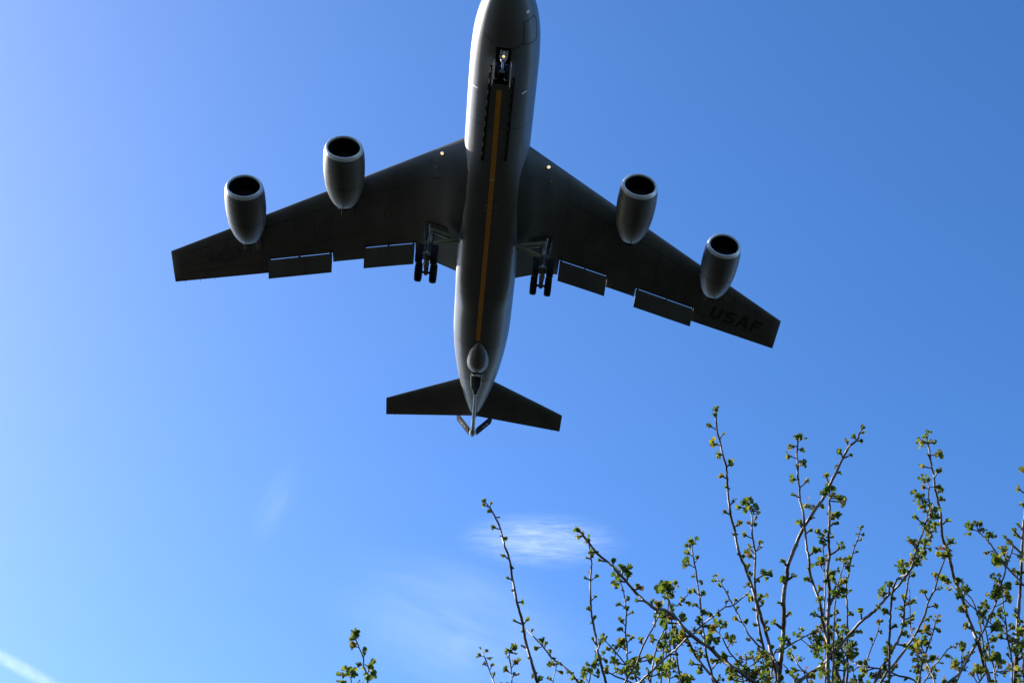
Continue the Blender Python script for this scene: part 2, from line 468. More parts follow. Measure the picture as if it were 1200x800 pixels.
# ---- engines
def engine(s, y, x, z):
    c = Vector((x, s * y, z)); ax = (-1, 0, 0)
    body = MB().lathe([(.21, 1.046), (.30, 1.066), (.5, 1.10), (.9, 1.125), (1.3, 1.138), (1.8, 1.13), (2.3, 1.10), (2.8, 1.045), (3.2, .965), (3.6, .85), (3.9, .73), (4.1, .62), (4.1, .58), (3.8, .62), (3.4, .60)], ax, c, 64, False).build('engine_nacelle', M['nac'], plane)
    MB().lathe([(.13, .862), (.06, .872), (.015, .895), (0, .92), (.0, .945), (.04, .99), (.11, 1.024), (.22, 1.056), (.225, 1.0), (.16, .87)], ax, c, 64, False).build('intake_lip', M['lip'], body)
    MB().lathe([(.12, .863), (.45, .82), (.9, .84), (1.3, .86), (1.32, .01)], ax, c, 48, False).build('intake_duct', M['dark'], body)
    f = MB()
    for k in range(30):
        a0 = 2 * math.pi * k / 30
        V = []
        for r_, tw, wd in ((.26, .9, .05), (.55, .6, .07), (.85, .35, .085)):
            for e in (-1, 1):
                aa = a0 + e * wd * math.cos(tw) / max(r_, .2) * .9
                V.append(c + Vector((-(1.1 + e * .07 * math.sin(tw)), r_ * math.sin(aa), r_ * math.cos(aa))))
        f.add(V, [(0, 1, 3, 2), (2, 3, 5, 4)])
    f.build('fan', M['fan'], body, smooth=False)
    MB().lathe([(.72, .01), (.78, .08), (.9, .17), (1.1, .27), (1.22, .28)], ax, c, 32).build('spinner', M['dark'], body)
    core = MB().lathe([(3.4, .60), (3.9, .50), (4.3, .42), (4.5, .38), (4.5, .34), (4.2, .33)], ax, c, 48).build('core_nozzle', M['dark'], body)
    MB().lathe([(4.1, .3), (4.5, .2), (4.75, .03)], ax, c, 32).build('exhaust_plug', M['dark'], core)
    # pylon
    top = wing_pt(xle(y) - 0.15, s * y, False).z
    P = [(x - 1.3, z + 1.08), (x - 2.6, z + 1.55), (xle(y) - .1, top + .28), (xle(y) - 2.6, wing_pt(xle(y) - 2.6, s * y, False).z + .1), (xle(y) - 2.9, wing_pt(xle(y) - 2.9, s * y, False).z + .05), (x - 5.6, z + 2.1), (x - 4.2, z + 1.1), (x - 3.0, z + .85)]
    b_ = MB(); n = len(P)
    V = [Vector((a, s * y - .17, h)) for a, h in P] + [Vector((a, s * y + .17, h)) for a, h in P]
    b_.add(V, [tuple(range(n)), tuple(range(2 * n - 1, n - 1, -1))] + [(k, (k + 1) % n, n + (k + 1) % n, n + k) for k in range(n)])
    b_.build('pylon', M['wingp'], body, smooth=False, bevel=.06)
    MB().tube([c + Vector((-3.75, .05, -.76)), c + Vector((-3.95, .0, -.88)), c + Vector((-4.3, -.03, -.98))], [.025, .022, .015], 8).build('drain_mast', M['dark'], body)
    MB().lathe([(2.28, 1.106), (2.30, 1.104), (2.30, 1.0), (2.28, 1.0)], ax, c, 64).build('cowl_seam', M['seam'], body)
for s in (1, -1):
    engine(s, 8.3, -11.98, -2.18)
    engine(s, 14.12, -16.6, -1.31)

# ---- main landing gear
def wheel(c, r, wd, parent):
    c = Vector(c)
    prof = [(-wd * .5, r * .62), (-wd * .5, r * .84), (-wd * .42, r * .94), (-wd * .25, r * .99), (0, r), (wd * .25, r * .99), (wd * .42, r * .94), (wd * .5, r * .84), (wd * .5, r * .62)]
    t = MB().lathe(prof, (0, 1, 0), c, 40).build('tyre', M['rubber'], parent)
    MB().lathe([(-wd * .53, r * .1), (-wd * .52, r * .3), (-wd * .4, r * .45), (-wd * .505, r * .6), (wd * .505, r * .6), (wd * .4, r * .45), (wd * .52, r * .3), (wd * .53, r * .1)], (0, 1, 0), c, 32).build('wheel_hub', M['fan'], t)
def main_gear(s):
    y = 3.38; X, Z = -18.55, -3.95
    g_ = MB().tube([(-18.40, s * y, -1.2), (-18.42, s * y, -1.7), (-18.45, s * y, -2.3)], [.17, .17, .20], 18).build('main_landing_gear', M['steel'], plane)
    MB().tube([(-18.45, s * y, -2.2), (X, s * y, Z)], [.115, .115], 16).build('oleo_piston', M['chrome'], g_)
    b_ = MB().tube([(X + .85, s * y, Z + .06), (X + .4, s * y, Z + .03), (X, s * y, Z), (X - .4, s * y, Z - .03), (X - .85, s * y, Z - .06)], [.11, .13, .18, .13, .11], 14)
    for dx in (.71, -.71):
        b_.tube([(X + dx, s * y - .62, Z + dx * .07), (X + dx, s * y + .62, Z + dx * .07)], .08, 12)
        b_.box((X + dx * .62, s * y, Z + .17), (.5, .26, .1))
    b_.build('bogie_beam', M['steel'], g_)
    for dx in (.71, -.71):
        for dy in (-.43, .43):
            wheel((X + dx, s * y + dy, Z + dx * .07), .60, .40, g_)
    MB().tube([(-18.6, s * y, -2.3), (-18.98, s * y, -2.9), (-18.65, s * y, -3.75)], [.07, .09, .07], 10).build('torque_link', M['steel'], g_)
    MB().tube([(-18.45, s * 3.25, -2.35), (-18.5, s * 2.3, -1.9), (-18.55, s * 1.72, -1.68)], [.12, .14, .14], 14).build('side_brace', M['olive'], g_)
    MB().tube([(-18.35, s * 3.3, -1.32), (-18.42, s * 2.5, -1.52), (-18.5, s * 1.75, -1.62)], [.17, .2, .17], 14).build('walking_beam', M['olive'], g_)
    MB().tube([(-18.42, s * 3.42, -2.2), (-17.9, s * 3.5, -1.3)], [.06, .06], 10).build('drag_strut', M['steel'], g_)
    for dy_, zz_ in ((.13, -3.7), (-.13, -3.5)):
        MB().tube([(-18.3, s * y + dy_, -1.4), (-18.2, s * y + dy_ * 1.5, -2.0), (-18.26, s * y + dy_ * 1.2, -2.8), (-18.42, s * y + dy_, zz_)], .028, 8).build('brake_hose', M['rubber'], g_)
    MB().tube([(-18.42, s * y - .26, -2.28), (-18.42, s * y + .26, -2.28)], [.09, .09], 12).build('trunnion', M['steel'], g_)
    # strut door on the outer side
    MB().box((-18.4, s * (y + .36), -1.75), (.6, .05, 1.0), Matrix.Rotation(s * R(-6), 3, 'X')).build('gear_door', M['paint'], g_, smooth=False, bevel=.01)
    # dark well in the wing underside
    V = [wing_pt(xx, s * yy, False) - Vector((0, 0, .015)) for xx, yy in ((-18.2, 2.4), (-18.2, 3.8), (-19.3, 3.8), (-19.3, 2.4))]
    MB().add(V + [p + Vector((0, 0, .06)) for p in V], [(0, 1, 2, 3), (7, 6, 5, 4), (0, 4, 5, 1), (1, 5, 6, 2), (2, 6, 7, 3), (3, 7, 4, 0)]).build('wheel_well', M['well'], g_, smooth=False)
for s in (1, -1): main_gear(s)

# ---- nose gear
ng = MB().tube([(-4.35, 0, -1.75), (-4.5, 0, -2.5)], [.12, .12], 16).build('nose_landing_gear', M['steel'], plane)
MB().tube([(-4.5, 0, -2.45), (-4.62, 0, -3.25)], [.075, .075], 14).build('oleo_piston', M['chrome'], ng)
b = MB().tube([(-4.62, -.34, -3.25), (-4.62, .34, -3.25)], .06, 12); b.build('nose_axle', M['steel'], ng)
for dy in (-.27, .27): wheel((-4.62, dy, -3.25), .43, .24, ng)
b = MB()
for dy in (-.16, .16): b.tube([(-4.2, dy, -1.72), (-4.42, dy, -2.2), (-4.5, dy * .4, -2.55)], [.05, .055, .05], 10)
b.box((-4.42, 0, -2.12), (.16, .42, .12)); b.box((-4.3, 0, -1.82), (.12, .5, .10))
b.build('steering_collar', M['olive'], ng)
p = Vector((-4.36, 0, -2.32))
lh = MB().lathe([(-.06, .05), (0, .11), (.09, .115)], (.8, 0, -.6), p, 18).build('taxi_light', M['chrome'], ng)
MB().lathe([(.08, .09), (.095, .07), (.10, .01)], (.8, 0, -.6), p, 18).build('lamp_lens', M['lamp'], lh)
MB().tube([(-4.6, 0, -2.6), (-4.9, 0, -2.85), (-4.68, 0, -3.15)], [.04, .05, .04], 8).build('torque_link', M['steel'], ng)
for sg in (-1, 1):
    d = MB()
    P0 = [fus(x, sg * 12.5 + (-1.0), 0.0) for x in np.linspace(-4.9, -6.3, 8)]
    V = []
    for q in P0: V += [q + Vector((0, 0, .05)), q + Vector((0, sg * .08, -.42))]
    V += [v + Vector((0, sg * .022, 0)) for v in V]
    n = 16; F = []
    for k in range(7):
        i = 2 * k
        F += [(i, i + 1, i + 3, i + 2), (n + i, n + i + 2, n + i + 3, n + i + 1), (i + 1, n + i + 1, n + i + 3, i + 3), (i, i + 2, n + i + 2, n + i)]
    F += [(0, n, n + 1, 1), (n - 2, n - 1, 2 * n - 1, 2 * n - 2)]
    d.add(V, F).build('gear_door', M['white'], ng, smooth=False)
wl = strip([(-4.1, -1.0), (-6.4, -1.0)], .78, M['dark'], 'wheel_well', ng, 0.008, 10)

# ---- boom operator's pod and refuelling boom
b = MB(); rings = []
for x, hw_, dep in ((-27.0, .05, .02), (-27.4, .34, .12), (-28.0, .58, .26), (-28.7, .71, .38), (-29.3, .74, .44), (-29.8, .68, .42), (-30.15, .52, .30), (-30.35, .28, .12)):
    zb_ = pchip(PROF, x, 2)
    rings.append([Vector((x, hw_ * math.sin(a), zb_ + .25 - (dep + .25) * math.cos(a) if math.cos(a) > 0 else zb_ + .25 - .5 * math.cos(a))) for a in np.linspace(0, 2 * math.pi, 36, endpoint=False)])
pod = b.loft(rings).build('boom_pod', M['paint'], fuselage)
MB().box((-30.45, 0, -1.88), (.10, .50, .10)).build('pod_sill', M['white'], pod, smooth=False, bevel=.02)
b = MB()
for dy in (0,):
    b.box((-29.92 - .05 * (dy == 0), dy, -1.93 + .06 * (dy != 0)), (.05, .26, .3), Matrix.Rotation(R(28), 3, 'Y'))
b.build('pod_window', M['glass'], pod, smooth=False)
B0_, B1_ = Vector((-30.4, 0, -1.68)), Vector((-39.75, 0, .47))
bd = (B1_ - B0_).normalized()
def along(t): return B0_.lerp(B1_, t)
boom = empty('refuelling_boom', along(0), plane)
boom.location = along(0)
def rel(p): return Vector(p) - along(0)
# boom root fairing (dark trough with pale edges) then the tapering tube
rings = []
for t, hw_, hh in ((0.0, .26, .16), (.05, .27, .2), (.14, .26, .2), (.2, .24, .18), (.25, .17, .15), (.29, .13, .13), (.33, .115, .115)):
    p = rel(along(t)); rings.append([p + Vector((0, hw_ * math.sin(a), -hh * math.cos(a))) for a in np.linspace(0, 2 * math.pi, 20, endpoint=False)])
root_b = MB().loft(rings).build('boom_yoke', M['dark'], boom)
for sg in (-1, 1):
    MB().tube([rel(along(t)) + Vector((0, sg * hw_, -.06)) for t, hw_ in ((0, .31), (.06, .33), (.14, .31), (.2, .28), (.26, .17), (.31, .12))], .05, 8).build('yoke_rail', M['boom'], root_b)
MB().tube([rel(along(t)) for t in (.28, .4, .6, .75, .86, .9, .94, .97)], [.12, .125, .13, .135, .14, .2, .26, .2], 20).build('boom_tube', M['boom'], boom)
MB().tube([rel(along(t)) for t in (.962, .985, .99, 1.0)], [.13, .12, .15, .10], 16).build('boom_nozzle', M['dark'], boom)
for sg in (-1, 1):
    a_ = along(.935) + Vector((.0, sg * .28, .05)); o_ = along(.935) + Vector((.0, sg * 1.22, 1.30))
    rings = []
    for k in range(5):
        c_ = rel(a_.lerp(o_, k / 4)); pr = [(.68, 0), (.42, .06), (-.1, .055), (-.68, .008), (-.1, -.055), (.42, -.06)]
        nrm = Vector((0, -1.25, .94 * sg)).normalized()
        rings.append([c_ + bd * -u + nrm * v for u, v in pr])
    rv = MB().loft(rings).build('ruddevator', M['black'], boom, smooth=False)
    # pale stencil marks on its underside
    mk = MB(); nrm = Vector((0, -1.25, .94 * sg)).normalized(); low = nrm if nrm.z < 0 else -nrm
    for k, (f_, u_, ln) in enumerate(((.30, .05, .12), (.40, -.04, .10), (.50, .06, .2), (.60, -.02, .14), (.70, .07, .1)) if sg < 0 else ((.40, .04, .12), (.52, -.02, .10), (.64, .05, .18))):
        mk = MB()
        c_ = rel(a_.lerp(o_, f_)) + bd * -u_ + low * .062
        dd = (o_ - a_).normalized(); Mx = Matrix((bd, dd, low)).transposed()
        mk.box(c_ + low * .006, (ln * 1.2, .05, .012), Mx)
        mk.build('stencil_mark', M['white'], rv, smooth=False)

# ------------------------------------------------------------------ clouds
def unproject(u, v, depth):
    """world point seen at (u, v) of the 1200 px frame, at a distance along the optical axis"""
    d = CW @ np.array([(u - PPX) / FPX, (v - PPY) / FPX, 1.0])
    return CAM + Vector(d * depth)
def cloud_mat(name, dens, scale, stretch, lo, hi, seed):
    m = bpy.data.materials.new(name); m.use_nodes = True; t = m.node_tree
    t.nodes.remove(t.nodes['Principled BSDF'])
    v = t.nodes.new('ShaderNodeVolumePrincipled')
    v.inputs['Color'].default_value = (.97, .98, 1, 1); v.inputs['Anisotropy'].default_value = 0.72
    tc = t.nodes.new('ShaderNodeTexCoord'); mp = t.nodes.new('ShaderNodeMapping'); mp.inputs['Scale'].default_value = stretch; mp.inputs['Location'].default_value = (seed, seed * .7, 0)
    nz = t.nodes.new('ShaderNodeTexNoise'); nz.inputs['Scale'].default_value = scale; nz.inputs['Detail'].default_value = 9; nz.inputs['Roughness'].default_value = .68; nz.inputs['Distortion'].default_value = 1.1
    mr = t.nodes.new('ShaderNodeMapRange'); mr.inputs[1].default_value = lo; mr.inputs[2].default_value = hi
    ln = t.nodes.new('ShaderNodeVectorMath'); ln.operation = 'LENGTH'
    fo = t.nodes.new('ShaderNodeMapRange'); fo.inputs[1].default_value = 1.0; fo.inputs[2].default_value = .15; fo.interpolation_type = 'SMOOTHSTEP'
    m1 = t.nodes.new('ShaderNodeMath'); m1.operation = 'MULTIPLY'; m2 = t.nodes.new('ShaderNodeMath'); m2.operation = 'MULTIPLY'; m2.inputs[1].default_value = dens
    L = t.links.new
    L(tc.outputs['Object'], mp.inputs[0]); L(mp.outputs[0], nz.inputs[0]); L(nz.outputs[0], mr.inputs[0])
    L(tc.outputs['Object'], ln.inputs[0]); L(ln.outputs['Value'], fo.inputs[0])
    L(mr.outputs[0], m1.inputs[0]); L(fo.outputs[0], m1.inputs[1]); L(m1.outputs[0], m2.inputs[0]); L(m2.outputs[0], v.inputs['Density'])
    L(v.outputs[0], t.nodes['Material Output'].inputs['Volume'])
    return m
def ellipsoid(name, c, axes, mt):
    b_ = MB()
    b_.lathe([(-math.cos(a), math.sin(a)) for a in np.linspace(.04, math.pi - .04, 18)], (1, 0, 0), (0, 0, 0), 28)
    o = b_.build(name, mt)
    X, Y, Z = axes
    mw = Matrix.Identity(4)
    for i in range(3):
        mw[i][0] = X[i]; mw[i][1] = Y[i]; mw[i][2] = Z[i]; mw[i][3] = c[i]
    o.matrix_world = mw
    return o
CD = 11000.0
def sky_axes(c, u, v, u2, v2, half_v, depth_half):
    """half-axes of a thin bank: along the picture direction (u,v)->(u2,v2), across it, and away from the viewer"""
    a_ = unproject(u2, v2, CD) - unproject(u, v, CD)
    n_ = (Vector(c) - CAM).normalized()
    a_ = a_ - n_ * a_.dot(n_)
    y_ = n_.cross(a_).normalized() * (half_v / FPX * CD)
    return a_, y_, n_ * depth_half
c = unproject(636, 633, CD)
tag(ellipsoid('cirrus_cloud', c, sky_axes(c, 636, 633, 752, 637, 40, 500), cloud_mat('cirrus_vapour', 0.0019, 3.2, (1.0, 2.4, 1.0), .42, .8, 3.1)),
    'white wispy streak of cirrus above the left twigs, the brightest cloud in the sky', 'cloud')
c = unproject(322, 588, CD)
tag(ellipsoid('cirrus_cloud', c, sky_axes(c, 322, 588, 350, 528, 26, 500), cloud_mat('faint_vapour', 0.00013, 1.6, (1.0, 2.2, 1.0), .35, .75, 8.3)),
    'very faint slanting wisp of cloud alone in the left half', 'cloud')
c = unproject(555, 742, CD)
tag(ellipsoid('cirrus_cloud', c, sky_axes(c, 555, 742, 760, 816, 105, 700), cloud_mat('veil_vapour', 0.00036, 1.7, (1.0, 1.8, 1.0), .35, .8, 5.7)),
    'broad pale veil of thin cloud low behind the single bare shoot', 'cloud')
# contrail: a short tube of vapour entering at the lower left corner
b = MB()
p0, p1 = unproject(-60, 735, CD), unproject(110, 830, CD)
mid = (p0 + p1) / 2; half = (p1 - p0) / 2
n_ = (mid - CAM).normalized(); half = half - n_ * half.dot(n_)
y_ = n_.cross(half).normalized() * (11 / FPX * CD)
o = ellipsoid('contrail', mid, (half * 1.25, y_, n_ * 75), cloud_mat('contrail_vapour', 0.0027, 2.5, (5.0, 1.0, 1.0), .3, .7, 1.2))
tag(o, 'short straight white contrail cutting the bottom left corner of the sky', 'contrail')

# ------------------------------------------------------------------ shrubs
def bark_mat():
    m = mat('hawthorn_bark', (0.085, 0.060, 0.038), 0.5, 0, 0.35, 45, 0.4, 5, (1, 1, 1), 0.25)
    return m
def leaf_mat():
    m = bpy.data.materials.new('young_hawthorn_leaf'); m.use_nodes = True; t = m.node_tree
    b_ = t.nodes['Principled BSDF']; out = t.nodes['Material Output']
    at = t.nodes.new('ShaderNodeAttribute'); at.attribute_name = 'tint'
    cr = t.nodes.new('ShaderNodeValToRGB'); e = cr.color_ramp.elements
    e[0].position = 0.0; e[0].color = (.05, .085, .014, 1)
    e[1].position = 1.0; e[1].color = (.13, .055, .028, 1)
    k = e.new(.45); k.color = (.12, .155, .022, 1)
    k = e.new(.78); k.color = (.22, .19, .03, 1)
    t.links.new(at.outputs['Fac'], cr.inputs[0])
    b_.inputs['Roughness'].default_value = .6; b_.inputs['Specular IOR Level'].default_value = .3
    tr = t.nodes.new('ShaderNodeBsdfTranslucent'); mx = t.nodes.new('ShaderNodeMixShader'); mx.inputs[0].default_value = .45
    g_ = t.nodes.new('ShaderNodeHueSaturation'); g_.inputs['Value'].default_value = 1.55; g_.inputs['Saturation'].default_value = 1.05
    L = t.links.new
    L(cr.outputs[0], b_.inputs['Base Color']); L(cr.outputs[0], g_.inputs['Color']); L(g_.outputs[0], tr.inputs[0])
    L(b_.outputs[0], mx.inputs[1]); L(tr.outputs[0], mx.inputs[2]); L(mx.outputs[0], out.inputs[0])
    return m
BARK, LEAF = bark_mat(), leaf_mat()

def catmull(P, step):
    P = [np.array(p, float) for p in P]; out = []
    Q = [2 * P[0] - P[1]] + P + [2 * P[-1] - P[-2]]
    for i in range(1, len(Q) - 2):
        n = max(1, int(round(np.linalg.norm(Q[i + 1] - Q[i]) / step)))
        for k in range(n):
            t = k / n
            out.append(.5 * (2 * Q[i] + (Q[i + 1] - Q[i - 1]) * t + (2 * Q[i - 1] - 5 * Q[i] + 4 * Q[i + 1] - Q[i + 2]) * t * t + (3 * Q[i] - Q[i - 1] - 3 * Q[i + 1] + Q[i + 2]) * t ** 3))
    out.append(Q[-2])
    return out

def add_leaf(mb, base, d, up, L, tint):
    """a small three-lobed leaf, folded along its midrib and curled back"""
    d = d.normalized(); sd = d.cross(up)
    if sd.length < 1e-4: sd = d.orthogonal()
    sd.normalize(); n = sd.cross(d)
    fold = random.uniform(.25, .7); curl = random.uniform(-.1, .55)
    prof = [(0, 0), (.25, .14), (.45, .38), (.68, .58), (.74, .36), (.92, .38), (1.0, .0)]
    ctr = [(0, 0), (.28, 0), (.5, 0), (.68, 0), (.78, 0), (.9, 0), (1, 0)]
    def pt(t, wv): return base + d * (t * L * (1 - .15 * curl * t)) + sd * (wv * L) + n * (abs(wv) * L * fold - curl * t * t * L * .6)
    V = []; F = []
    for sg in (-1, 1):
        o = len(V)
        for (t, wv), (tc, _) in zip(prof, ctr): V += [pt(tc, 0), pt(t, sg * wv)]
        for k in range(6): F.append((o + 2 * k, o + 2 * k + 1, o + 2 * k + 3, o + 2 * k + 2))
    mb.add(V, F, tint)

def rnd_dir(axis, spread):
    v = Vector(rng.normal(size=3)); v.normalize()
    return (axis + v * spread).normalized()

def add_cluster(lv, tw, p, axis, size, r0):
    """a spur with a bud-like rosette of opening leaves"""
    sp = {1: .008, 2: .010, 3: .013}[size] * random.uniform(.6, 1.3)
    e = p + axis * sp
    tw.tube([p - axis * .001, p + axis * sp * .5, e], [r0 * .8, r0 * .62, max(.0020, r0 * .8)], 6)
    kinds = {1: (4, 8), 2: (8, 12), 3: (13, 20)}[size]
    n = random.randint(*kinds)
    warm = random.random(); gs = random.uniform(.75, 1.35)
    for k in range(n):
        a_ = rnd_dir(axis, {1: .45, 2: .62, 3: .95}[size])
        st = e + a_ * random.uniform(-.003, {1: .003, 2: .007, 3: .014}[size])
        L_ = random.uniform(.0062, .0128) * {1: .85, 2: 1.0, 3: 1.1}[size] * gs
        tint = min(1, max(0, random.gauss(.36 + .3 * (warm - .5), .22)))
        if warm > .7 and k < n * .35 and size > 1: tint = random.uniform(.7, 1.0)
        add_leaf(lv, st, a_, Vector(rng.normal(size=3)), L_, tint)
    # bud scales
    for k in range(3 if size > 1 else 2):
        add_leaf(lv, e - axis * .002, rnd_dir(axis, .5), Vector(rng.normal(size=3)), .006, random.uniform(.85, 1))

def make_branch(shrub, limb_end, pts, wpx, depth, tilt, clusters, auto):
    """pts are picture positions, base first; the stem gets its own distance and a slope in depth"""
    n = len(pts)
    W = []
    for i, (u, v) in enumerate(pts):
        f = i / max(1, n - 1)
        W.append(unproject(u, v, depth + tilt * f + .03 * math.sin(i * 1.7 + depth * 9)))
    P = [np.array(x) for x in W]
    le = np.array(limb_end)
    first = le + (P[0] - le) * .55 + np.array([0, 0, -.03])
    C = catmull([le, first] + P, .012)
    px = depth / FPX
    r_base = 1.16 * wpx * px / 2; r_tip = max(.0012, .42 * r_base)
    tot = len(C); rad = []
    for i in range(tot):
        f = i / (tot - 1)
        rad.append((r_base * 1.25 + (r_tip - r_base * 1.25) * f ** 1.1) * (1 + .06 * math.sin(i * .9) + random.uniform(-.04, .04)))
    C = [Vector(c_) + Vector(rng.normal(size=3)) * .0005 for c_ in C]
    tw = MB(); tw.tube(C, rad, 8)
    lv = MB(); lv.col = 'tint'
    view = (C[len(C) // 2] - CAM).normalized()
    scr = []
    for i, c_ in enumerate(C):
        q = CW.T @ np.array(c_ - CAM); scr.append((q[0] / q[2] * FPX + PPX, q[1] / q[2] * FPX + PPY))
    scr = np.array(scr); used = []
    for (u, v, size) in clusters:
        d2 = (scr[:, 0] - u) ** 2 + (scr[:, 1] - v) ** 2
        i = int(np.argmin(d2)); used.append((u, v))
        gap = math.sqrt(float(d2[i])) / FPX * depth
        if i < tot - 3: i = max(1, i - int(gap * .8 / .012 + .5))
        t_ = (C[min(i + 1, tot - 1)] - C[max(i - 1, 0)]).normalized()
        q = np.array(CW.T @ np.array(C[i] - CAM)); dp = q[2]
        target = unproject(u, v, dp + random.uniform(-.012, .012))
        ax_ = target - C[i]
        if ax_.length < .006:
            ax_ = t_ * .6 + rnd_dir(t_, .6) * .5 if i > tot - 4 else rnd_dir(t_ * .3, 1.0)
            ax_.normalize()
            add_cluster(lv, tw, C[i] - ax_ * .006, ax_, size, rad[i])
        else:
            ln = ax_.length; ax_.normalize()
            add_cluster(lv, tw, C[i] + ax_ * max(0, ln - .013) * .0, (ax_ + t_ * .25).normalized(), size, rad[i]) if ln < .016 else \
                (tw.tube([C[i], C[i] + ax_ * (ln - .012)], [rad[i] * .7, rad[i] * .6], 5), add_cluster(lv, tw, C[i] + ax_ * (ln - .013), (ax_ + t_ * .2).normalized(), size, rad[i]))
    # further buds between the ones above
    acc = 0; side = 1; nxt = random.uniform(6, 16)
    for i in range(1, tot - 2):
        acc += math.dist(scr[i], scr[i - 1])
        if acc > nxt:
            acc = 0; nxt = random.uniform(4, 20) / max(.2, auto + (.7 if scr[i][1] > 690 else .15))
            if scr[i][1] > 830 or any(math.dist(scr[i], k) < 11 for k in used): continue
            t_ = (C[i + 1] - C[i - 1]).normalized(); s_ = t_.cross(view).normalized() * side; side = -side
            ax_ = (s_ * random.uniform(.5, 1) + t_ * .9 + view * random.uniform(-.9, .9)).normalized()
            if auto > 0 or scr[i][1] > 700: add_cluster(lv, tw, C[i], ax_, random.choice((1, 1, 1, 2, 2, 3) if scr[i][1] > 720 else (1, 1, 1, 2)), rad[i])
    br = tw.build('branch', BARK, shrub, angle=60)
    lv.build('leaves', LEAF, br, smooth=True, angle=80)
    return br

